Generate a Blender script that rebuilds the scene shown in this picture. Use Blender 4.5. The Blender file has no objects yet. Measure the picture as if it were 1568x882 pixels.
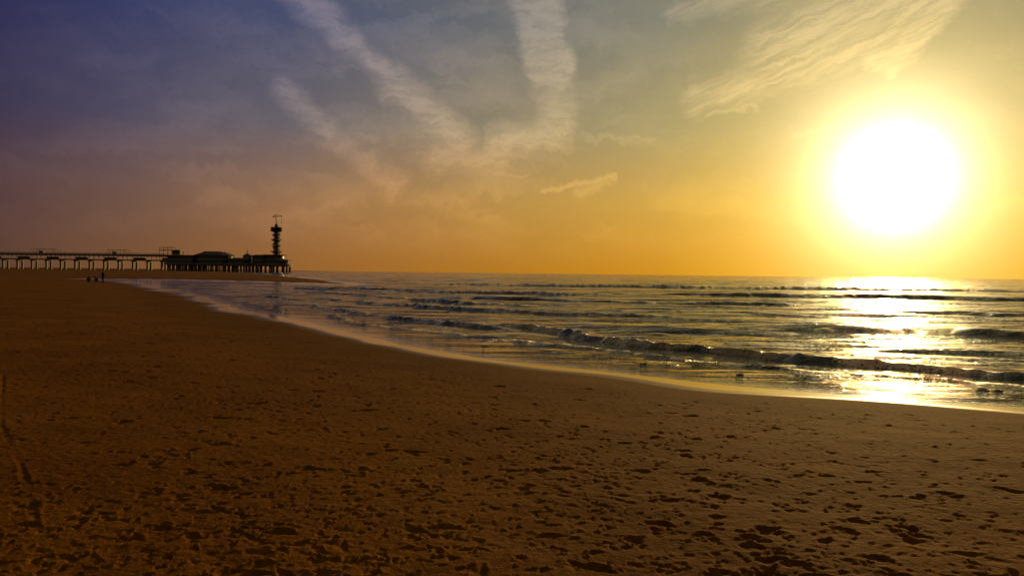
import bpy, bmesh, math, random
import numpy as np
from mathutils import Vector, Matrix, Euler
random.seed(7); rng=np.random.default_rng(7)
scene=bpy.context.scene
scene.view_settings.view_transform='Standard'
scene.view_settings.look='None'
scene.view_settings.exposure=0
SUN_AZ=25.3; SUN_EL=6.3
CAM_Z=2.3

def lin(c):
    r=[]
    for v in c:
        v=v/255.0
        r.append(v/12.92 if v<=0.04045 else ((v+0.055)/1.055)**2.4)
    return (r[0],r[1],r[2],1.0)
# ------------------------------------------------------------ node helper
class NT:
    def __init__(s,nt): s.t=nt
    def n(s,typ,**k):
        nd=s.t.nodes.new(typ)
        for a,b in k.items(): setattr(nd,a,b)
        return nd
    def put(s,sock,v):
        if isinstance(v,bpy.types.NodeSocket): s.t.links.new(v,sock)
        elif v is not None: sock.default_value=v
    def m(s,op,a,b=None,c=None,clamp=False):
        nd=s.n('ShaderNodeMath',operation=op,use_clamp=clamp)
        s.put(nd.inputs[0],a); s.put(nd.inputs[1],b)
        if c is not None: s.put(nd.inputs[2],c)
        return nd.outputs[0]
    def v(s,op,a,b=None,scale=None,out=0):
        nd=s.n('ShaderNodeVectorMath',operation=op)
        s.put(nd.inputs[0],a)
        if b is not None: s.put(nd.inputs[1],b)
        if scale is not None: s.put(nd.inputs['Scale'],scale)
        return nd.outputs[out]
    def mr(s,v,a,b,c=0.0,d=1.0,interp='LINEAR'):
        nd=s.n('ShaderNodeMapRange',interpolation_type=interp)
        s.put(nd.inputs[0],v)
        for i,x in enumerate((a,b,c,d)): s.put(nd.inputs[i+1],x)
        return nd.outputs[0]
    def ramp(s,v,stops,interp='LINEAR'):
        nd=s.n('ShaderNodeValToRGB'); cr=nd.color_ramp; cr.interpolation=interp
        while len(cr.elements)<len(stops): cr.elements.new(0.5)
        for e,(p,c) in zip(cr.elements,stops): e.position=p
        for e,(p,c) in zip(cr.elements,stops): e.position=p; e.color=c
        s.put(nd.inputs[0],v); return nd.outputs[0]
    def mix(s,f,a,b,blend='MIX'):
        nd=s.n('ShaderNodeMix',data_type='RGBA',blend_type=blend)
        s.put(nd.inputs[0],f); s.put(nd.inputs[6],a); s.put(nd.inputs[7],b)
        return nd.outputs[2]
    def noise(s,vec,scale,detail=4,rough=0.5,dist=0.0,out=0,dim='3D'):
        nd=s.n('ShaderNodeTexNoise',noise_dimensions=dim)
        s.put(nd.inputs['Vector'],vec)
        nd.inputs['Scale'].default_value=scale; nd.inputs['Detail'].default_value=detail
        nd.inputs['Roughness'].default_value=rough; nd.inputs['Distortion'].default_value=dist
        return nd.outputs[out]

# ------------------------------------------------------------ world sky
W=bpy.data.worlds.new("World"); scene.world=W; W.use_nodes=True
W.node_tree.nodes.clear(); N=NT(W.node_tree)
tc=N.n('ShaderNodeTexCoord').outputs['Generated']
D=N.v('NORMALIZE',tc)
sep=N.n('ShaderNodeSeparateXYZ'); N.put(sep.inputs[0],D)
az=N.m('DEGREES',N.m('ARCTAN2',sep.outputs[0],sep.outputs[1]))
el=N.m('DEGREES',N.m('ARCSINE',sep.outputs[2]))
d1=N.m('ABSOLUTE',N.m('SUBTRACT',az,SUN_AZ))
dz=N.m('MINIMUM',d1,N.m('SUBTRACT',360.0,d1))
f=N.mr(dz,0,120)
P=[0,7,15,25,34,41,51,58,72,110]
bands={
0:[(255,190,14),(236,168,14),(205,138,20),(184,122,30),(166,108,40),(150,98,46),(122,82,50),(96,65,50),(86,62,56),(80,68,60)],
5:[(236,190,66),(218,176,62),(200,157,68),(184,142,72),(168,125,76),(146,108,78),(110,82,74),(84,60,64),(74,60,64),(80,72,64)],
10:[(198,178,100),(182,163,98),(160,148,102),(142,130,104),(122,112,103),(101,95,104),(77,72,95),(56,50,80),(60,56,70),(78,73,66)],
17:[(154,144,106),(142,136,106),(118,120,109),(103,106,109),(85,91,110),(67,74,108),(50,56,99),(40,41,85),(50,52,72),(76,72,66)],
60:[(94,82,58)]*8+[(84,76,62)]*2}
cols=[]
for e,cs in bands.items():
    cols.append((e,N.ramp(f,[(p/120.0,lin(c)) for p,c in zip(P,cs)])))
sky=cols[0][1]
for (e0,_),(e1,c1) in zip(cols[:-1],cols[1:]):
    sky=N.mix(N.mr(el,e0,e1),sky,c1)
# high thin clouds and contrails, laid out by bearing and elevation
ae=N.n('ShaderNodeCombineXYZ'); N.put(ae.inputs[0],az); N.put(ae.inputs[1],el); ae=ae.outputs[0]
w1=N.v('SCALE',N.v('SUBTRACT',N.noise(ae,0.46,6,0.72,0,out=1,dim='2D'),(0.5,0.5,0.5)),scale=2.9)
aw=N.v('MULTIPLY',N.v('ADD',ae,w1),(1,1,0))
aw2=N.v('MULTIPLY',N.v('ADD',ae,N.v('SCALE',w1,scale=0.55)),(1,1,0))
def seg(a,b,w,s,src=None,sharp=False):
    src=src or aw
    a=Vector((a[0],a[1],0)); b=Vector((b[0],b[1],0)); ba=b-a
    pa=N.v('SUBTRACT',src,tuple(a))
    t=N.m('DIVIDE',N.v('DOT_PRODUCT',pa,tuple(ba),out=1),ba.length_squared,clamp=True)
    q=N.v('SCALE',tuple(ba),scale=t)
    dist=N.v('DISTANCE',pa,q,out=1)
    return N.mr(dist,w,0.0 if not sharp else w*0.5,0,s,'SMOOTHSTEP')
def accum(L):
    o=L[0]
    for x in L[1:]: o=N.m('MAXIMUM',o,x)
    return o
main=accum([
 seg((-15.8,19),(-11.2,15.3),1.8,1.25,aw2), seg((-11.2,15.3),(-8.3,13.0),1.4,1.15,aw2), seg((-8.3,13.0),(-3.9,9.3),2.1,1.15,aw2),
 seg((-5.6,8.2),(-1.4,7.8),1.8,0.9),
 seg((-16.0,12.3),(-13.0,9.6),1.4,0.85,aw2), seg((-13.0,9.6),(-8.5,6.0),1.6,0.6),seg((-12.6,9.3),(-9.4,9.1),0.7,0.5,aw2),
 seg((1.1,20),(2.5,14.5),2.3,1.2,aw2,True), seg((2.5,14.5),(3.2,11.2),2.5,1.0,aw2), seg((-1.2,9.1),(3.3,10.0),2.0,1.1),seg((3.5,12),(9,14),1.6,0.35),seg((4,9.7),(10,9.3),0.5,0.4)])
fib_vec=N.v('MULTIPLY',N.v('ADD',ae,N.v('SCALE',w1,scale=0.55)),(0.45,2.4,1))
fib=N.mr(N.noise(fib_vec,0.85,6,0.72,0.4,dim='2D'),0.34,0.64,0.0,1.0)
main=N.m('MULTIPLY',main,N.mr(fib,0,1,0.5,1.05))
rot=N.n('ShaderNodeVectorRotate',rotation_type='Z_AXIS'); N.put(rot.inputs['Vector'],ae); rot.inputs['Angle'].default_value=math.radians(-20)
fv=N.v('MULTIPLY',N.v('ADD',rot.outputs[0],N.v('SCALE',w1,scale=0.3)),(0.25,2.2,1))
fib2=N.mr(N.noise(fv,0.9,7,0.74,0.3,dim='2D'),0.36,0.61,0.0,1.0)
cir=accum([seg((30.5,20.5),(24.8,14.2),1.9,1.25,aw2,True),seg((27.5,18.6),(18,14.8),3.4,1.2,aw2), seg((24,14.8),(13.0,12.0),1.9,1.0,aw2),
 seg((30,21),(17,19),2.6,0.95,aw2), seg((18,18.8),(11,17.5),1.2,0.75,aw2)])
cir=N.m('MULTIPLY',cir,N.mr(fib2,0,1,0.24,1.05))
wis=accum([seg((1.9,5.8),(7.2,6.75),0.34,0.5,aw2),seg((4.3,5.6),(6.6,6.3),0.5,0.35,aw2),seg((13.5,10.8),(16.8,11.4),0.34,0.55,aw2),seg((19.1,9.2),(22.2,9.7),0.4,0.4,aw2),
 seg((-3,6.9),(0.8,7.0),0.3,0.4,aw2),seg((-7.6,11.5),(-7.1,10.9),0.2,0.7,aw2)])
gn=N.noise(N.v('MULTIPLY',N.v('ADD',ae,w1),(0.3,1.0,1)),0.35,5,0.62,0.2,dim='2D')
gen=N.m('MULTIPLY',N.mr(gn,0.42,0.75,0,0.5),N.mr(el,0.8,4))
gen=N.m('MULTIPLY',gen,N.m('MULTIPLY',N.mr(dz,14,24,0.55,1.0),N.mr(dz,38,56,1.0,0.35)))
cm=N.m('MAXIMUM',N.m('MAXIMUM',main,cir),N.m('MAXIMUM',wis,gen))
lit=N.v('ADD',N.v('MULTIPLY',sky,(1.66,1.52,1.36)),(0.080,0.055,0.036))
sky=N.mix(N.m('MULTIPLY',cm,0.9,clamp=True),sky,lit)
# solar aureole (forward scattering haze)
S=(math.sin(math.radians(SUN_AZ))*math.cos(math.radians(SUN_EL)),math.cos(math.radians(SUN_AZ))*math.cos(math.radians(SUN_EL)),math.sin(math.radians(SUN_EL)))
ang=N.m('DEGREES',N.m('ARCCOSINE',N.m('MINIMUM',N.v('DOT_PRODUCT',D,S,out=1),0.9999999)))
def gauss(sig,A): 
    q=N.m('DIVIDE',ang,sig); return N.m('MULTIPLY',N.m('EXPONENT',N.m('MULTIPLY',N.m('MULTIPLY',q,q),-1.0)),A)
core=N.v('SCALE',(1.0,0.90,0.66),scale=gauss(1.6,15.0))
halo=N.v('SCALE',(1.0,0.87,0.60),scale=N.m('MULTIPLY',N.m('EXPONENT',N.m('MULTIPLY',ang,-1/2.0)),7.8))
halo2=N.v('SCALE',(0.60,0.43,0.09),scale=N.m('MULTIPLY',N.m('EXPONENT',N.m('MULTIPLY',ang,-1/6.5)),0.80))
sky=N.v('ADD',N.v('ADD',sky,core),N.v('ADD',halo,halo2))
ns=N.n('ShaderNodeTexSky',sky_type='NISHITA'); ns.sun_disc=False
ns.sun_elevation=math.radians(SUN_EL); ns.sun_rotation=math.radians(SUN_AZ); ns.air_density=1.5; ns.dust_density=3.0
tot=N.v('ADD',N.v('SCALE',sky,scale=9.6),N.v('SCALE',ns.outputs[0],scale=0.03))
bg=N.n('ShaderNodeBackground'); N.put(bg.inputs[0],tot); bg.inputs[1].default_value=0.1
out=N.n('ShaderNodeOutputWorld'); N.put(out.inputs[0],bg.outputs[0])
W.cycles.sampling_method='MANUAL'; W.cycles.sample_map_resolution=512

# ------------------------------------------------------------ sun
sd=bpy.data.lights.new('sun','SUN'); sd.energy=3.9; sd.angle=math.radians(0.6); sd.color=(1.0,0.62,0.20)
so=bpy.data.objects.new('sun',sd); scene.collection.objects.link(so)
so.rotation_euler=Vector(S).to_track_quat('Z','Y').to_euler(); so.location=(100,200,60)

# ------------------------------------------------------------ camera
cd=bpy.data.cameras.new('camera'); cam=bpy.data.objects.new('camera',cd); scene.collection.objects.link(cam)
cd.sensor_width=36; cd.lens=28.24; cd.clip_start=0.1; cd.clip_end=40000
R=Euler((math.radians(90-1.07),0,0)).to_matrix() @ Matrix.Rotation(math.radians(0.67),3,'Z')
cam.matrix_world=Matrix.Translation((0,0,CAM_Z)) @ R.to_4x4()
scene.camera=cam

# ------------------------------------------------------------ numpy noise
def hsh(ix,iy,seed):
    a=(ix.astype(np.int64)*374761393+iy.astype(np.int64)*668265263+seed*974634777)&0xffffffff
    a=((a^(a>>13))*1274126177)&0xffffffff
    a=a^(a>>16)
    return (a&0xffff)/32767.5-1.0
def vn(x,y,seed=0):
    x=np.asarray(x,float); y=np.asarray(y,float)
    ix=np.floor(x); iy=np.floor(y); fx=x-ix; fy=y-iy
    fx=fx*fx*(3-2*fx); fy=fy*fy*(3-2*fy)
    a=hsh(ix,iy,seed); b=hsh(ix+1,iy,seed); c=hsh(ix,iy+1,seed); d=hsh(ix+1,iy+1,seed)
    return (a*(1-fx)+b*fx)*(1-fy)+(c*(1-fx)+d*fx)*fy
def rn(x,y,seed):   # rotated copy hides the lattice
    c,s=math.cos(0.6+seed),math.sin(0.6+seed)
    return vn(c*x-s*y+seed*17.3,s*x+c*y-seed*9.1,seed)
def an(x,y,sx,sy,seed,ang=0.12):   # anisotropic noise: long along crest, short across
    c,s=math.cos(ang),math.sin(ang)
    u=(c*x+s*y); v=(-s*x+c*y)
    u=u+0.8*sx*vn(x/(sx*2.7)+5,y/(sx*2.3),seed+7); v=v+0.9*sy*vn(x/(sx*1.1),y/(sy*3.1)+3,seed+8)
    return vn(u/sx,v/sy,seed)
def sst(x,a,b):
    t=np.clip((x-a)/(b-a),0,1); return t*t*(3-2*t)

# ------------------------------------------------------------ shoreline
shore=[(9000,-3400),(200,-72),(60,-13),(25,5),(14,11.4),(9.1,14.3),(7.6,15.1),(5.5,16.3),(3.2,18.2),(0.3,20.8),(-2.9,24.9),(-6.5,30.4),(-11.4,38.8),(-20,55),(-34,83),
 (-48,108),(-66,138),(-92,170),(-76,172),(-56,160),(-38,143),(-26,129),(-27,140),(-34,163),(-56,226),(-101,350),(-178,566),(-316,860),(-560,1500),(-1000,3800),(-2500,12000)]
closep=[(-14000,12000),(-14000,-12000),(9000,-12000)]
def chaikin(P,n):
    for _ in range(n):
        Q=[P[0]]
        for a,b in zip(P[:-1],P[1:]):
            Q.append((a[0]*.75+b[0]*.25,a[1]*.75+b[1]*.25)); Q.append((a[0]*.25+b[0]*.75,a[1]*.25+b[1]*.75))
        Q.append(P[-1]); P=Q
    return P
shore_s=chaikin(shore,1)
def polydist(P,x,y):
    best=np.full(x.shape,1e18); sg=np.zeros(x.shape); tt=np.zeros(x.shape)
    L=[math.dist(a,b) for a,b in zip(P[:-1],P[1:])]; T=sum(L); acc=0
    for (a,b,l) in zip(P[:-1],P[1:],L):
        bx,by=b[0]-a[0],b[1]-a[1]; px=x-a[0]; py=y-a[1]
        t=np.clip((px*bx+py*by)/(l*l),0,1)
        d=(px-t*bx)**2+(py-t*by)**2
        m=d<best
        best[m]=d[m]; sg[m]=np.sign(bx*py-by*px)[m]; tt[m]=((acc+t*l)/T)[m]; acc+=l
    return np.sqrt(best),sg,tt
def inside(P,x,y):
    r=np.zeros(x.shape,bool); n=len(P)
    for i in range(n):
        x1,y1=P[i]; x2,y2=P[(i+1)%n]
        if y1==y2: continue
        c=((y1>y)!=(y2>y))&(x<(x2-x1)*(y-y1)/(y2-y1)+x1)
        r^=c
    return r
def sdist(x,y):
    wob=vn(x/3.1,y/3.1,5)*0.35+vn(x/9.0,y/9.0,6)*0.7
    d,_,_=polydist(shore_s,x,y); ins=inside(shore_s+closep,x,y)
    far=np.clip(np.hypot(x,y)/60,1,6)
    return np.where(ins,d,-d)+wob*far*0.8
def land_z(x,y,d):
    z=np.where(d>0,0.5*(1-np.exp(-np.maximum(d,0)/11.0)),np.maximum(-3.0,0.045*d))
    return z
def grid_mesh(name,X,Y,Z,attrs,mat):
    nr,nt=X.shape
    me=bpy.data.meshes.new(name)
    co=np.stack([X,Y,Z],-1).reshape(-1,3).astype(np.float32)
    idx=np.arange(nr*nt).reshape(nr,nt)
    q=np.stack([idx[:-1,:-1],idx[:-1,1:],idx[1:,1:],idx[1:,:-1]],-1).reshape(-1,4)
    me.vertices.add(len(co)); me.vertices.foreach_set('co',co.ravel())
    me.loops.add(q.size); me.loops.foreach_set('vertex_index',q.ravel().astype(np.int32))
    me.polygons.add(len(q)); me.polygons.foreach_set('loop_start',(np.arange(len(q))*4).astype(np.int32))
    me.polygons.foreach_set('use_smooth',np.ones(len(q),bool))
    me.update(calc_edges=True)
    for k,a in attrs.items():
        at=me.attributes.new(k,'FLOAT','POINT'); at.data.foreach_set('value',a.ravel().astype(np.float32))
    ob=bpy.data.objects.new(name,me); scene.collection.objects.link(ob); me.materials.append(mat); return ob
def angles(lo,hi,a0,a1,n,nc):
    return np.radians(np.concatenate([np.linspace(lo,a0,nc,endpoint=False),np.linspace(a0,a1,n,endpoint=False),np.linspace(a1,hi,nc)]))

# ------------------------------------------------------------ materials
def newmat(name):
    m=bpy.data.materials.new(name); m.use_nodes=True; m.node_tree.nodes.clear()
    n=NT(m.node_tree); b=n.n('ShaderNodeBsdfPrincipled'); o=n.n('ShaderNodeOutputMaterial'); n.put(o.inputs[0],b.outputs[0]); return m,n,b
def attr(n,name): return n.n('ShaderNodeAttribute',attribute_name=name).outputs['Fac']
def objco(n): return n.n('ShaderNodeTexCoord').outputs['Object']

sandm,n,b=newmat('beach_sand'); co=objco(n); wet=attr(n,'wet')
c1=n.noise(co,0.35,4,0.6,dim='2D')
fine=n.noise(co,11,4,0.7,dim='2D')
col=n.ramp(c1,[(0.3,(0.168,0.062,0.0023,1)),(0.7,(0.225,0.089,0.0042,1))])
col=n.mix(n.mr(fine,0.35,0.66),n.mix(1.0,col,(0.58,0.55,0.53,1),'MULTIPLY'),col)
wcol=n.mix(1.0,col,(0.36,0.35,0.42,1),'MULTIPLY')
n.put(b.inputs['Base Color'],n.mix(wet,col,wcol))
n.put(b.inputs['Roughness'],n.mr(wet,0.35,0.9,0.95,0.10)); n.put(b.inputs['Specular IOR Level'],n.mr(wet,0.35,0.95,0.02,0.42))
bp=n.n('ShaderNodeBump'); bp.inputs['Distance'].default_value=0.02
n.put(bp.inputs['Height'],n.m('ADD',n.m('MULTIPLY',fine,0.75),n.m('MULTIPLY',n.noise(co,60,2,0.6,dim='2D'),0.14))); n.put(bp.inputs['Strength'],n.mr(wet,0.3,0.9,0.95,0.05)); n.put(b.inputs['Normal'],bp.outputs[0])

seam,n,b=newmat('sea_water'); co=objco(n); foam=attr(n,'foam'); shal=attr(n,'shallow')
deep=(0.014,0.011,0.005,1); sh=(0.040,0.022,0.007,1)
wc=n.mix(shal,deep,sh)
fn2=n.noise(co,9,5,0.75,dim='2D')
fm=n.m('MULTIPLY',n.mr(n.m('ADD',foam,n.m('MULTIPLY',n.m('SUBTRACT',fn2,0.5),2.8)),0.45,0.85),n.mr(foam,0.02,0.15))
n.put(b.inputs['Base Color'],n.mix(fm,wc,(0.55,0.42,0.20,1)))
n.put(b.inputs['Roughness'],n.mr(fm,0,1,0.05,0.35)); b.inputs['IOR'].default_value=1.33
mp=n.v('MULTIPLY',co,(0.24,1.0,1.0))
h0=n.noise(n.v('MULTIPLY',co,(0.15,1.0,1.0)),0.36,3,0.55,0.15,dim='2D')
h1=n.noise(mp,1.9,4,0.64,0.15,dim='2D'); h2=n.noise(mp,8,3,0.62,0.2,dim='2D')
hs=n.m('ADD',n.m('ADD',n.m('MULTIPLY',h1,0.32),n.m('MULTIPLY',h2,0.065)),n.m('MULTIPLY',h0,1.25))
hs=n.m('ADD',hs,n.m('MULTIPLY',n.m('MULTIPLY',fn2,fm),0.06))
bp=n.n('ShaderNodeBump'); bp.inputs['Distance'].default_value=1.0
n.put(bp.inputs['Height'],hs); n.put(bp.inputs['Strength'],n.mr(shal,0.1,1.0,0.95,0.12)); n.put(b.inputs['Normal'],bp.outputs[0])

def simple(name,c,rough=0.8,var=0.25,scale=0.6,metal=0.0):
    m,n,b=newmat(name); co=objco(n)
    k=n.noise(co,scale,4,0.65)
    d=tuple(x*(1-var) for x in c[:3])+(1,); e=tuple(min(1,x*(1+var)) for x in c[:3])+(1,)
    n.put(b.inputs['Base Color'],n.ramp(k,[(0.3,d),(0.7,e)])); b.inputs['Roughness'].default_value=rough; b.inputs['Metallic'].default_value=metal
    return m
m_conc=simple('weathered_concrete',(0.16,0.135,0.10)); m_steel=simple('dark_steel',(0.07,0.06,0.05),0.7,0.3,1.5)
m_panel=simple('facade_panel',(0.20,0.17,0.13),0.85); m_roof=simple('roof_sheet',(0.10,0.09,0.075),0.9)
m_glass=simple('window_glass',(0.02,0.022,0.025),0.2,0.2); m_weed=simple('seaweed',(0.03,0.025,0.012),0.5,0.5,9)
for mm in (m_roof,m_panel): mm.node_tree.nodes['Principled BSDF'].inputs['Specular IOR Level'].default_value=0.15

# ------------------------------------------------------------ beach
NR1=800; NTH=760; NC=35
r=np.concatenate([np.geomspace(0.02,3.4,30,endpoint=False),np.geomspace(3.4,70,NR1,endpoint=False),np.geomspace(70,320,150,endpoint=False),np.geomspace(320,11000,50)])
th=angles(-180,180,-37,37,NTH,NC)
RR,TT=np.meshgrid(r,th,indexing='ij'); X=RR*np.sin(TT); Y=RR*np.cos(TT)
d=sdist(X,Y); Z=land_z(X,Y,d)
dry=sst(d,1.0,4.5)
def fade(scale): return np.clip(1.6-RR*0.0045/scale*3,0,1)
rel=0.028*rn(X/4.0,Y/4.0,1)+0.012*rn(X/1.3,Y/1.3,2)*fade(1.3)+0.0058*rn(X/.45,Y/.45,3)*fade(.45)+0.0034*rn(X/.17,Y/.17,4)*fade(.17)+0.0018*rn(X/.07,Y/.07,8)*fade(.07)
Z=Z+rel*dry
St=np.zeros_like(Z)
lr0=math.log(3.4); dlr=math.log(70/3.4)/NR1; dth=math.radians(74)/NTH
def stamp(px,py,ang,la,lb,D,rim=0.4,rag=0.0):
    rr=math.hypot(px,py); t=math.atan2(px,py); R0=max(la,lb)*1.9
    if rr<3.6 or rr>66 or abs(t)>math.radians(36.5): return
    i=30+int((math.log(rr)-lr0)/dlr); ir=int(R0/rr/dlr)+2; j=NC+int((t+math.radians(37))/dth); jr=int(R0/rr/dth)+2
    s=(slice(max(i-ir,30),min(i+ir,29+NR1)),slice(max(j-jr,NC),min(j+jr,NC+NTH-1)))
    x=X[s]-px; y=Y[s]-py; c,sn=math.cos(ang),math.sin(ang)
    u=(x*c+y*sn)/la; v=(-x*sn+y*c)/lb
    q=np.sqrt(u*u+v*v); a=np.arctan2(v,u)
    if rag: 
        p0=random.uniform(0,6.28); q=q*(1+rag*np.sin(3*a+p0)+rag*.7*np.sin(5*a+2*p0))
    St[s]+= -D*np.exp(-q**3)+D*rim*np.exp(-((q-1.35)/0.32)**2)*(0.5+0.5*np.sin(a+ang))
def footprint(px,py,a,D):
    L=0.11*random.uniform(.8,1.15)
    stamp(px+math.cos(a)*L*0.45,py+math.sin(a)*L*0.45,a,0.055,0.036,D,.7,.2)
    if random.random()<.7: stamp(px-math.cos(a)*L*0.55,py-math.sin(a)*L*0.55,a,0.04,0.030,D*1.1,.7,.2)
for k in range(190):
    rr=math.exp(random.uniform(math.log(4),math.log(60))); t=math.radians(random.uniform(-38,38))
    x,y=rr*math.sin(t),rr*math.cos(t)
    a=random.choice([math.radians(128),math.radians(-52)])+random.gauss(0,0.45) if random.random()<.6 else random.uniform(0,6.28)
    D=random.uniform(.002,.012); side=1
    for s in range(random.randint(6,22)):
        st=0.62+random.gauss(0,.10); x+=math.cos(a)*st; y+=math.sin(a)*st; a+=random.gauss(0,.10); side=-side
        if random.random()<.75: footprint(x-math.sin(a)*.10*side,y+math.cos(a)*.10*side,a+random.gauss(0,.3)+side*-.08,D*random.uniform(.3,1.3))
for k in range(32000):   # scuffs, dog prints, kicked sand
    rr=math.exp(random.uniform(math.log(3.8),math.log(60))) if k%5<2 else math.sqrt(random.uniform(14,60**2)); t=math.radians(random.uniform(-37,37))
    px,py=rr*math.sin(t),rr*math.cos(t)
    if k%3:
        dens=float(vn(np.array([px/1.6]),np.array([py/1.6]),77)[0])
        if random.random()>.4+.9*dens: continue
    q=random.random()
    la=random.uniform(.009,.026) if q<.93 else random.uniform(.03,.055)
    la*=1+rr/45
    stamp(px,py,random.uniform(0,3.14),la*random.uniform(1,2.3),la,random.uniform(.003,.010)*(1 if q<.93 else 1.4)*(1+rr/35),random.uniform(.3,1.0),.2)
for px,py,w in ((-2.6,7.2,.09),(-3.3,9.1,.09),(-1.7,5.9,.08),(-2.0,8.0,.08),(1.2,6.3,.07),(1.9,7.2,.08),(2.0,6.2,.08),(-0.5,6.1,.07),(3.2,6.4,.07),(-2.9,5.3,.07),(0.3,8.1,.07),(-0.1,10.5,.08),(-5.0,10.4,.08),(0.6,5.3,.07),(-3.6,6.0,.06),(2.6,5.6,.07)):
    stamp(px,py,random.uniform(-.5,.5),w*1.1,w*.7,.024,.6,.25)
    stamp(px+random.uniform(-.1,.1),py+random.uniform(-.08,.08),random.uniform(-.5,.5),w*.6,w*.5,.014,.6,.25)
def groove(P,w,D):
    global St
    dd,_,_=polydist(P,X,Y); dd=dd+0.02*rn(X/.5,Y/.5,12)
    m=(RR<40)*np.clip(.5+1.0*rn(X/.8,Y/.8,14),0,1)
    St+=m*(-D*np.exp(-(dd/w)**2)+D*.6*np.exp(-((dd-w*1.8)/(w*.6))**2))
groove([(-9.5,15),(-6.3,9.9),(-4.9,8.0),(-3.95,6.6),(-2.9,5.0),(-2.2,3.5)],0.024,0.006)
groove([(-6,5.2),(-1.5,7.4),(4,9.0),(9,9.6)],0.025,0.0035)
groove([(6,5.2),(2.5,9),(-3,15),(-9,24)],0.025,0.004)
groove([(5.4,5.2),(1.7,9),(-3.8,15),(-9.8,24)],0.025,0.004)
groove([(3.0,4.2),(5,9),(12,13)],0.02,0.003)
Z=Z+np.clip(St,-.028,.013)*sst(d,1.0,4)
wk=1+np.clip(RR-30,0,90)/70
wet=1-sst(d/wk+0.4*vn(X/2,Y/2,9),0.3,2.2)
wet=np.maximum(wet,0.35*(1-sst(d,2,7)))
grid_mesh('beach',X,Y,Z,{'wet':wet},sandm)
def ground(x,y):
    xa=np.array([float(x)]); ya=np.array([float(y)]); dd=sdist(xa,ya)
    k=sst(dd,1.0,4.5)
    return float((land_z(xa,ya,dd)+k*(0.028*rn(xa/4.0,ya/4.0,1)+0.012*rn(xa/1.3,ya/1.3,2)*np.clip(1.6-np.hypot(xa,ya)*0.0045/1.3*3,0,1)))[0])

# ------------------------------------------------------------ sea
r=np.concatenate([np.geomspace(9,130,820,endpoint=False),np.geomspace(130,1000,260,endpoint=False),np.geomspace(1000,13000,36)])
th=angles(-75,125,-37,37,660,36)
RR,TT=np.meshgrid(r,th,indexing='ij'); X=RR*np.sin(TT); Y=RR*np.cos(TT)
d=-sdist(X,Y); dp=np.maximum(d,0)
Zs=np.zeros_like(X)
deepf=sst(dp,3,18)
def swell(ang,lam,amp,seed,sharp=2.5,patch=30,warp=4):
    c,s=math.cos(math.radians(ang)),math.sin(math.radians(ang))
    u=X*c+Y*s+warp*vn(X/38,Y/38,seed)+0.25*warp*vn(X/7,Y/9,seed+40)
    p=0.5+0.5*np.cos(2*math.pi*u/lam)
    m=np.clip(0.5+1.0*rn(X/(patch*1.6),Y/patch,seed+1),0.05,1.4)
    ok=np.clip(2.0-RR*0.0035/lam*6,0,1)
    return amp*(p**sharp-0.35)*m*ok
Zs+=deepf*(swell(84,12,0.21,20,3.5,22,4)+swell(82,7.0,0.12,23,3,14,2.5)+swell(91,4.2,0.06,26,2.5,10,1.6)+swell(82,2.5,0.028,29,2,8,1.2))
def f2(sc): return np.clip(1.6-RR*0.0035/sc*3,0,1)
nearf=sst(dp,0.6,5)
def ridged(v): return (1-np.abs(v)*1.8)
Zs+=nearf*(0.05*ridged(an(X,Y,13.0,2.4,30,-.1))*f2(2.4)+0.055*ridged(an(X,Y,7.5,1.3,31,-.12))*f2(1.3)+0.032*ridged(an(X,Y,3.4,.62,32,-.15))*f2(.62)+0.013*ridged(an(X,Y,1.6,.3,33,-.12))*f2(.3)+0.005*an(X,Y,.6,.16,34)*f2(.16))
Zs+=sst(RR,90,200)*(0.18*ridged(an(X,Y,60,9,36,-.05))+0.12*ridged(an(X,Y,28,4.5,37,.05))*f2(4.5))*(RR<1500)
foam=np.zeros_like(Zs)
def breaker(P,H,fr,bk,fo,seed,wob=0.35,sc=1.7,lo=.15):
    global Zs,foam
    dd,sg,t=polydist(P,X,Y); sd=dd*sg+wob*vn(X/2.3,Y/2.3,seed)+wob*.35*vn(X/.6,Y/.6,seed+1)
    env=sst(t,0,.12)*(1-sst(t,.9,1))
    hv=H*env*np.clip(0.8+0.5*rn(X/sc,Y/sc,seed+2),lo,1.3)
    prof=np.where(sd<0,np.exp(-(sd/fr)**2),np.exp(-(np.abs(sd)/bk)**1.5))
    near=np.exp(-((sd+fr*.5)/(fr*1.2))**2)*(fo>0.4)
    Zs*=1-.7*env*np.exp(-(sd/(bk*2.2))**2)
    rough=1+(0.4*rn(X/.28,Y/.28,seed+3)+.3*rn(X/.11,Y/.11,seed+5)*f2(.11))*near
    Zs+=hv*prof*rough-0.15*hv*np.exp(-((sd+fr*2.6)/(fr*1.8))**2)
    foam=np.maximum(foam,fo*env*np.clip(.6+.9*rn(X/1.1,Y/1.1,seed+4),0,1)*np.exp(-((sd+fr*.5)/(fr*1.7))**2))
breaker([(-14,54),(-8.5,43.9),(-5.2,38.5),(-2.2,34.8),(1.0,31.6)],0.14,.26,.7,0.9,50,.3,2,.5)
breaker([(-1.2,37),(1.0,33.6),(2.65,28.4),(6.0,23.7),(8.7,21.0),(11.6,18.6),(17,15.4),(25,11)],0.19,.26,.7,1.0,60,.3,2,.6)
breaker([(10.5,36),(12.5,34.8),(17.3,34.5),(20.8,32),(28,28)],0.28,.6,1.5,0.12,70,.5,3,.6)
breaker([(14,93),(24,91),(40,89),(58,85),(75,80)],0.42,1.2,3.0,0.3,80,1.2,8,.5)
breaker([(-6,72),(4,66),(14,63),(24,62)],0.26,.7,1.8,0.35,90,1.0,6,.4)
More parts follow.
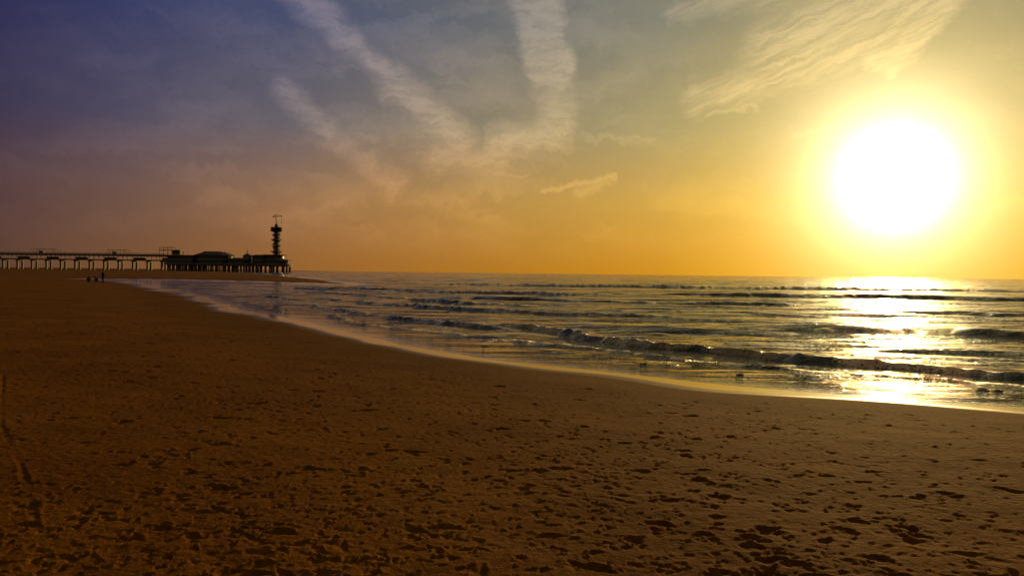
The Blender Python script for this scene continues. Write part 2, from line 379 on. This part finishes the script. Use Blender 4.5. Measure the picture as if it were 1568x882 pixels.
breaker([(-30,105),(-15,92),(0,88),(12,84)],0.30,1.0,2.2,0.7,100,1.2,6,.4)
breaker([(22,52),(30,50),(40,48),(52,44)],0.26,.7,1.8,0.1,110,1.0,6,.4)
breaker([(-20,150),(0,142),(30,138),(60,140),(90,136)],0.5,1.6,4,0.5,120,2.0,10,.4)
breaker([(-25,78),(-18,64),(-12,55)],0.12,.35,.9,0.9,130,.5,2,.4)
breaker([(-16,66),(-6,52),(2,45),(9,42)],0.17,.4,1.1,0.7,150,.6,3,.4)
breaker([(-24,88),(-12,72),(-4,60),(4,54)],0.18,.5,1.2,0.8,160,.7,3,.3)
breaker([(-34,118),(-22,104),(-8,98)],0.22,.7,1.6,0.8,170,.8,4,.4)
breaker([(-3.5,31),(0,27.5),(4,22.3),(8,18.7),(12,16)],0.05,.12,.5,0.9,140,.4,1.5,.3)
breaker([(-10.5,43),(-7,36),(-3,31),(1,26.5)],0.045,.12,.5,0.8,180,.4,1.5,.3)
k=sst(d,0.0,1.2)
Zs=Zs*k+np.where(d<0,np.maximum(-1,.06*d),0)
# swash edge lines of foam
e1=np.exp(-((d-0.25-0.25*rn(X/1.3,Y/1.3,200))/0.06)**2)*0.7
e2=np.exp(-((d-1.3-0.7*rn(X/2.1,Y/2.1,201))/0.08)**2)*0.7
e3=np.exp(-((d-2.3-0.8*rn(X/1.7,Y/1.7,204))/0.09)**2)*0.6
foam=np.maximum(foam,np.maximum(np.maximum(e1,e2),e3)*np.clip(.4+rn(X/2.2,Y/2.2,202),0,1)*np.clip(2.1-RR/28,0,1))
shal=1-sst(d/(1+np.clip(RR-20,0,80)/40),0.1,1.7)
# calm lagoon channel behind the spit
lag=np.exp(-(((X+62)/32)**2+((Y-140)/32)**2)**2)
Zs*=1-.9*lag; foam*=1-lag; shal=np.maximum(shal,.85*lag)
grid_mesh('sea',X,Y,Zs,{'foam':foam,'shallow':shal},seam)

# ------------------------------------------------------------ structure helpers
def link(o,parent=None):
    scene.collection.objects.link(o)
    if parent: o.parent=parent
    return o
class Part:
    def __init__(s): s.bm=bmesh.new()
    def box(s,x0,x1,y0,y1,z0,z1):
        m=Matrix.Translation(((x0+x1)/2,(y0+y1)/2,(z0+z1)/2)) @ Matrix.Diagonal((abs(x1-x0),abs(y1-y0),abs(z1-z0),1))
        bmesh.ops.create_cube(s.bm,size=1,matrix=m)
    def cyl(s,x,y,z0,z1,r0,r1=None,seg=24):
        r1=r0 if r1 is None else r1
        bmesh.ops.create_cone(s.bm,cap_ends=True,segments=seg,radius1=r0,radius2=max(r1,0.001),depth=z1-z0,matrix=Matrix.Translation((x,y,(z0+z1)/2)))
    def bar(s,a,b,w):
        a=Vector(a); b=Vector(b); v=b-a
        m=Matrix.Translation((a+b)/2) @ v.to_track_quat('Z','Y').to_matrix().to_4x4() @ Matrix.Diagonal((w,w,v.length,1))
        bmesh.ops.create_cube(s.bm,size=1,matrix=m)
    def ring(s,x,y,z,r,w,seg=28):
        pts=[(x+r*math.cos(i*2*math.pi/seg),y+r*math.sin(i*2*math.pi/seg),z) for i in range(seg+1)]
        for a,b in zip(pts[:-1],pts[1:]): s.bar(a,b,w)
    def done(s,name,mat,parent,bev=0):
        me=bpy.data.meshes.new(name); s.bm.to_mesh(me); s.bm.free(); me.materials.append(mat)
        return link(bpy.data.objects.new(name,me),parent)
def empty(name,loc):
    e=bpy.data.objects.new(name,None); e.location=loc; return link(e)

# ------------------------------------------------------------ pier (local x along pier, origin at head)
PY=800.0
pier=empty('pier',(0,PY,0))
sc=0.65
def PX(x): return (x-784)*sc
piles=Part(); deck=Part(); rail=Part(); glass=Part(); panel=Part(); roof=Part()
x0=-900.0; x1=PX(256)
deck.box(x0,x1,-5,5,15.6,16.5); deck.box(x0,x1,-6,6,10.0,11.1)
deck.box(x0,x1,-5.6,-5.1,14.3,15.6); deck.box(x0,x1,5.1,5.6,14.3,15.6)
xx=PX(250); k=0
while xx>x0:
    for yy in (-4,4):
        piles.box(xx-.85,xx+.85,yy-.8,yy+.8,-4,8.9)
    piles.box(xx-1.1,xx+1.1,-5.6,5.6,8.9,10.0)
    for j in range(3):
        for yy in (-5.3,5.3): deck.box(xx+j*4.77-.18,xx+j*4.77+.18,yy-.18,yy+.18,11.1,14.3)
    if k%2==0: glass.box(xx+.6,xx+13.0,-4.9,-4.8,11.1,13.2)
    if k%3==0:
        rail.bar((xx,-4.8,16.5),(xx,-4.8,20.5),.18)
    xx-=14.3;k+=1
for yy in (-5.3,5.3):
    for zz in (17.1,17.6): rail.bar((x0,yy,zz),(x1,yy,zz),.1)
    q=x0
    while q<x1: rail.bar((q,yy,16.5),(q,yy,17.6),.12); q+=2.4
for a,bb in ((53,90),(165,199)):     # wind-shelter frames on upper deck
    xa,xb=PX(a),PX(bb)
    for zz in (20.4,): deck.box(xa,xb,-2.4,2.4,zz,zz+.3)
    for i in range(5):
        t=xa+(xb-xa)*i/4
        for yy in (-2.2,2.2): deck.box(t-.16,t+.16,yy-.16,yy+.16,16.5,20.4)
    panel.box(xa+5,xa+9,-2,2,16.5,19.0); deck.bar((xa,-2.2,16.6),(xa+6,-2.2,20.3),.2); deck.bar((xb,-2.2,16.6),(xb-6,-2.2,20.3),.2)
# stair / lift frame where promenade meets the head
xa,xb=PX(247),PX(278)
deck.box(xa,xb,-5,5,20.6,21.2); deck.box(xa,xb-6,-5,5,23.4,23.8)
for i in range(6):
    t=xa+(xb-xa)*i/5
    for yy in (-4.7,4.7): deck.box(t-.2,t+.2,yy-.2,yy+.2,11.1,23.4 if i<5 else 20.6)
panel.box(xb-8,xb-.5,-4,4,16.5,20.6); glass.box(xb-7,xb-1.5,-4.06,-4.0,17.5,19.8)
# head platforms
def platform(cx,cy,R,z=7.0,n=9):
    deck.cyl(cx,cy,z,z+1.1,R,R,40); deck.cyl(cx,cy,z-1.0,z-.01,R-1.2,R-1.2,40)
    for ring,(rr,m) in enumerate(((R-2.2,int(R*1.0)),(R*.6,int(R*.6)),(R*.25,4))):
        for i in range(m):
            a=2*math.pi*i/m+ring*.3; piles.cyl(cx+rr*math.cos(a),cy+rr*math.sin(a),-4,z-1.0,.55,.55,8)
    for zz in (z+1.6,z+2.1): rail.ring(cx,cy,zz,R-.3,.1,36)
    for i in range(int(R*2)):
        a=2*math.pi*i/int(R*2); rail.bar((cx+(R-.3)*math.cos(a),cy+(R-.3)*math.sin(a),z+1.1),(cx+(R-.3)*math.cos(a),cy+(R-.3)*math.sin(a),z+2.1),.12)
def pavilion(cx,cy,R,z,lev,rooftop,roofR=None):
    zz=z
    for i in range(lev):
        panel.cyl(cx,cy,zz,zz+1.0,R,R,36); glass.cyl(cx,cy,zz+1.0,zz+3.2,R-.35,R-.35,36); panel.cyl(cx,cy,zz+3.2,zz+4.0,R+.3,R+.3,36)
        for j in range(30):
            a=2*math.pi*j/30; panel.bar((cx+(R-.2)*math.cos(a),cy+(R-.2)*math.sin(a),zz+1.0),(cx+(R-.2)*math.cos(a),cy+(R-.2)*math.sin(a),zz+3.2),.3)
        zz+=4.0
    roof.cyl(cx,cy,zz+.01,zz+.5,R+1.2,R+1.2,36); roof.cyl(cx,cy,zz+.5,zz+rooftop,R+.8,(roofR or R*.35),36)
    return zz+rooftop
platform(PX(284),0,19); platform(PX(325),6,24,7.03); platform(PX(368),-4,16,6.97); platform(PX(415),0,20.5,7.0)
deck.box(PX(256),PX(430),-9,9,7.15,8.05)
for i in range(28):
    t=PX(258)+i*4.1
    for yy in (-8,8): piles.cyl(t,yy,-4,7.15,.5,.5,8)
# left head building: stepped terrace
panel.box(PX(259),PX(298),-10,10,8.15,11.6); glass.box(PX(260),PX(297),-10.08,-10,9.2,10.9)
panel.box(PX(262),PX(300),-9,9,11.6,15.6); glass.box(PX(263),PX(299),-9.08,-9,12.6,14.8); roof.box(PX(258),PX(303),-11,11,15.6,16.2)
for i in range(10):
    t=PX(260)+i*2.5; panel.box(t-.15,t+.15,-10.2,-10.08,9.2,10.9); panel.box(t+1-.15,t+1+.15,-9.2,-9.08,12.6,14.8)
zt=pavilion(PX(325),6,18.5,8.14,2,3.6,9)
roof.cyl(PX(322),6,zt,zt+.5,9.2,9.0,30)
for k in range(12):
    a=2*math.pi*k/12; roof.bar((PX(325)+19*math.cos(a),6+19*math.sin(a),16.6),(PX(325)+9*math.cos(a),6+9*math.sin(a),zt+.3),.45)
pavilion(PX(367),-4,10.5,8.12,1,2.0,5)
panel.cyl(PX(378),0,8.13,16,4.5,4.2,18); roof.cyl(PX(378),0,16,18.5,5.0,1.0,18); rail.bar((PX(378),0,18.3),(PX(378),0,24.2),.4); roof.cyl(PX(378),0,20.0,20.6,1.2,1.2,10)
pavilion(PX(398),2,8.5,8.12,2,1.4,5)
pavilion(PX(421),0,12.5,8.16,1,1.2,8)
panel.cyl(PX(420),0,13,17,9.0,8.6,28); glass.cyl(PX(420),0,14.2,16.0,9.1,9.0,28); roof.cyl(PX(420),0,17,17.6,11.5,11.0,28)
panel.box(PX(434),PX(443),-6,6,8.11,12.0); roof.box(PX(433),PX(444),-7,7,12.0,12.5)
for t in (262,276,292,345,356,388,408,436,442): rail.bar((PX(t),-8,8),(PX(t),-8,random.uniform(17,20)),.22)
piles.done('piles',m_conc,pier); deck.done('deck',m_conc,pier); rail.done('railings',m_steel,pier)
glass.done('windows',m_glass,pier); panel.done('pavilion_walls',m_panel,pier); roof.done('roofs',m_roof,pier)
# tower
TX=PX(422.5)
tower=empty('observation_tower',(TX,PY,0))
sh_=Part(); plat=Part(); crane=Part(); tg=Part()
sh_.cyl(0,0,17.6,44,2.2,1.7,20)
for i in range(8):
    a=2*math.pi*i/8; sh_.bar((3.0*math.cos(a),3.0*math.sin(a),17.6),(2.4*math.cos(a),2.4*math.sin(a),42),.28)
steps=150; prev=None
for i in range(steps):
    a=i*2*math.pi/26; z=18+i*(23.5/steps); rr=3.6
    p=(rr*math.cos(a),rr*math.sin(a),z); pin=(1.7*math.cos(a),1.7*math.sin(a),z)
    plat.bar(pin,p,.35)
    if prev:
        plat.bar(prev,p,.25); plat.bar((prev[0],prev[1],prev[2]+1.1),(p[0],p[1],p[2]+1.1),.16)
    prev=p
for z,rr,h in ((19.5,5.6,1.1),(25.5,4.6,.9),(31.3,5.2,1.0),(36.5,4.5,.9)):
    plat.cyl(0,0,z,z+h,rr*.75,rr,24); plat.ring(0,0,z+h+1.1,rr-.1,.18,24)
    for i in range(16):
        a=2*math.pi*i/16; plat.bar(((rr-.1)*math.cos(a),(rr-.1)*math.sin(a),z+h),((rr-.1)*math.cos(a),(rr-.1)*math.sin(a),z+h+1.1),.14)
plat.cyl(0,0,40.2,41.4,3.6,6.3,28); plat.cyl(0,0,41.4,42.0,6.4,6.4,28); tg.cyl(0,0,42.0,44.0,5.0,5.6,28); plat.cyl(0,0,44.0,44.8,6.3,5.2,28)
plat.cyl(0,0,44.8,46.2,2.2,1.6,16); plat.ring(0,0,45.7,5.0,.18,24)
crane.bar((0,0,46),(-.6,0,57.5),.8); crane.bar((-3.2,0,55.6),(5.8,0,55.9),.6); crane.bar((-.6,0,57.5),(5.8,0,56.1),.22); crane.bar((-.6,0,57.5),(-3.2,0,55.8),.22)
crane.box(-3.6,-2.2,-.7,.7,54.6,55.5); crane.bar((5.3,0,55.7),(5.3,0,50.0),.22); crane.bar((1.5,0,46),(1.5,0,52.5),.3); crane.box(4.8,5.8,-.5,.5,49.0,50.0)
crane.box(-1.2,1.2,-1.2,1.2,46,48.2)
sh_.done('shaft',m_conc,tower); plat.done('platforms_and_stair',m_steel,tower); tg.done('cabin_windows',m_glass,tower); crane.done('crane',m_steel,tower)

# ------------------------------------------------------------ people (skinned figures)
def clothes(name,zc,coat,trou,top):
    m,n,b=newmat(name); co=n.n('ShaderNodeSeparateXYZ'); n.put(co.inputs[0],objco(n))
    z=n.mr(co.outputs[2],0,top)
    n.put(b.inputs['Base Color'],n.ramp(z,[(0.0,(0.02,0.018,0.015,1)),(0.05,trou),(zc,coat),(0.87,(0.22,0.12,0.08,1)),(0.955,(0.03,0.02,0.015,1))],'CONSTANT')); b.inputs['Roughness'].default_value=.95
    b.inputs['Specular IOR Level'].default_value=.05
    return m
def person(x,y,rot,J,E,mat,rad):
    me=bpy.data.meshes.new('person'); names=list(J); me.from_pydata([J[k] for k in names],[(names.index(a),names.index(b)) for a,b in E],[])
    ob=bpy.data.objects.new('person',me); link(ob); ob.location=(x,y,ground(x,y)); ob.rotation_euler=(0,0,rot)
    sk=ob.modifiers.new('skin','SKIN'); sk.use_smooth_shade=True
    for i,k in enumerate(names):
        rr=rad[k]; me.skin_vertices[0].data[i].radius=rr if isinstance(rr,tuple) else (rr,rr)
        me.skin_vertices[0].data[i].use_root=(k=='pel')
    ss=ob.modifiers.new('sub','SUBSURF'); ss.levels=2; ss.render_levels=2
    me.materials.append(mat); return ob
E=[('pel','waist'),('waist','chest'),('chest','neck'),('neck','chin'),('chin','head'),('head','crown'),('chin','nose')]
for s in 'LR':
    E+=[('chest','sh'+s),('sh'+s,'el'+s),('el'+s,'wr'+s),('wr'+s,'pa'+s),('pel','hip'+s),('hip'+s,'kn'+s),('kn'+s,'an'+s),('an'+s,'to'+s),('an'+s,'he'+s)]
    for i in range(5): E+=[('pa'+s,'f%d'%i+s),('f%d'%i+s,'g%d'%i+s)]
rad={'pel':(.15,.12),'waist':(.15,.12),'chest':(.19,.13),'neck':.058,'chin':.07,'head':(.092,.104),'crown':.065,'nose':.018}
for s in 'LR':
    rad.update({'sh'+s:.075,'el'+s:.056,'wr'+s:.036,'pa'+s:(.036,.018),'hip'+s:.10,'kn'+s:.068,'an'+s:.05,'to'+s:.038,'he'+s:.038})
    for i in range(5): rad['f%d'%i+s]=.010; rad['g%d'%i+s]=.008
def pose(pel,waist,chest,neck,head,L,Rr):
    v=Vector; up=(v(head)-v(neck)).normalized()
    J={'pel':pel,'waist':waist,'chest':chest,'neck':neck,'chin':tuple(v(neck)+up*.07),'head':head,'crown':tuple(v(head)+up*.10)}
    J['nose']=tuple(v(J['chin'])+v((0,.10,.05)))
    for s,q in (('L',L),('R',Rr)):
        for k,p in q.items(): J[k+s]=p
        w=v(q['wr']); dr=(w-v(q['el'])).normalized(); pa=w+dr*.07; J['pa'+s]=tuple(pa)
        for i in range(4):
            o=v((0,(i-1.5)*.022,0)); J['f%d'%i+s]=tuple(pa+dr*(.05-.005*abs(i-1.3))+o); J['g%d'%i+s]=tuple(pa+dr*(.085-.008*abs(i-1.3))+o+v((-.01 if s=='L' else .01,.012,0)))
        J['f4'+s]=tuple(pa+v((0,.045,0))-dr*.01); J['g4'+s]=tuple(pa+v((0,.055,0))+dr*.03)
    return J
stand=pose((0,0,.95),(0,.01,1.12),(0,0,1.36),(0,.01,1.50),(0,.04,1.65),
 dict(sh=(-.19,0,1.42),el=(-.25,-.03,1.14),wr=(-.24,.06,.90),hip=(-.09,0,.90),kn=(-.11,.03,.49),an=(-.12,-.02,.08),to=(-.14,.15,.036),he=(-.12,-.06,.036)),
 dict(sh=(.19,0,1.42),el=(.26,.02,1.15),wr=(.22,.16,.95),hip=(.09,0,.90),kn=(.12,.06,.49),an=(.14,.04,.08),to=(.17,.21,.036),he=(.14,0,.036)))
crouch=pose((0,-.12,.30),(0,-.06,.44),(0,.06,.64),(0,.14,.75),(0,.22,.87),
 dict(sh=(-.18,.07,.70),el=(-.22,.26,.52),wr=(-.12,.42,.40),hip=(-.09,-.10,.28),kn=(-.17,.30,.50),an=(-.15,.06,.09),to=(-.18,.23,.036),he=(-.15,.02,.036)),
 dict(sh=(.18,.07,.70),el=(.24,.28,.50),wr=(.12,.46,.30),hip=(.09,-.10,.28),kn=(.17,.30,.50),an=(.15,.06,.09),to=(.18,.23,.036),he=(.15,.02,.036)))
person(-59.6,117,math.radians(150),stand,E,clothes('clothes_standing',.52,(0.02,0.018,0.02,1),(0.015,0.016,0.02,1),1.78),rad)
person(-60.7,117.4,math.radians(75),crouch,E,clothes('clothes_crouching',.36,(0.025,0.015,0.015,1),(0.015,0.015,0.02,1),1.0),rad)
person(-61.8,117.0,math.radians(-75),crouch,E,clothes('clothes_kneeling',.36,(0.015,0.018,0.022,1),(0.02,0.018,0.015,1),1.0),rad)

# ------------------------------------------------------------ seaweed clumps on the wet sand
def weed(x,y,w,seed,z=None):
    rd=random.Random(seed); bm=bmesh.new()
    for k in range(7):
        px,py=rd.uniform(-.5,.5)*w*.8,rd.uniform(-.5,.5)*w*.4; s=w*rd.uniform(.10,.24)
        res=bmesh.ops.create_icosphere(bm,subdivisions=3,radius=1)
        for v in res['verts']:
            c=v.co.copy(); q=1+.35*math.sin(c.x*5+k)*math.cos(c.y*6+seed)+.25*math.sin(c.z*9+c.x*7+k)+rd.uniform(-.12,.12)
            v.co=Vector((px+c.x*s*q*1.2,py+c.y*s*q*.8,c.z*s*.34*q+s*.08))
    for k in range(26):
        a=rd.uniform(0,6.28); p=Vector((math.cos(a)*w*.3,math.sin(a)*w*.15,.015)); L=w*rd.uniform(.15,.4); da=a
        for j in range(5):
            da+=rd.uniform(-.7,.7); q=p+Vector((math.cos(da)*L/5,math.sin(da)*L/5*.7,rd.uniform(-.006,.008)))
            v=q-p; m=Matrix.Translation((p+q)/2) @ v.to_track_quat('Z','Y').to_matrix().to_4x4() @ Matrix.Diagonal((.012*(1-j*.15),.006,v.length*1.1,1))
            bmesh.ops.create_cube(bm,size=1,matrix=m); p=q
    me=bpy.data.meshes.new('seaweed_clump'); bm.to_mesh(me); bm.free(); me.materials.append(m_weed)
    for p in me.polygons: p.use_smooth=True
    ob=link(bpy.data.objects.new('seaweed_clump',me)); ob.location=(x,y,max(ground(x,y),0.0)+.005 if z is None else z); ob.rotation_euler=(0,0,rd.uniform(-.3,.3))
for i,(x,y,w) in enumerate([(9.8,16.4,.46),(-.8,24.9,.2),(3.4,20.6,.17),(5.3,18.6,.17),(6.6,18.0,.09),(5.6,48,.4)]): weed(x,y,w,i+3)
print('built')
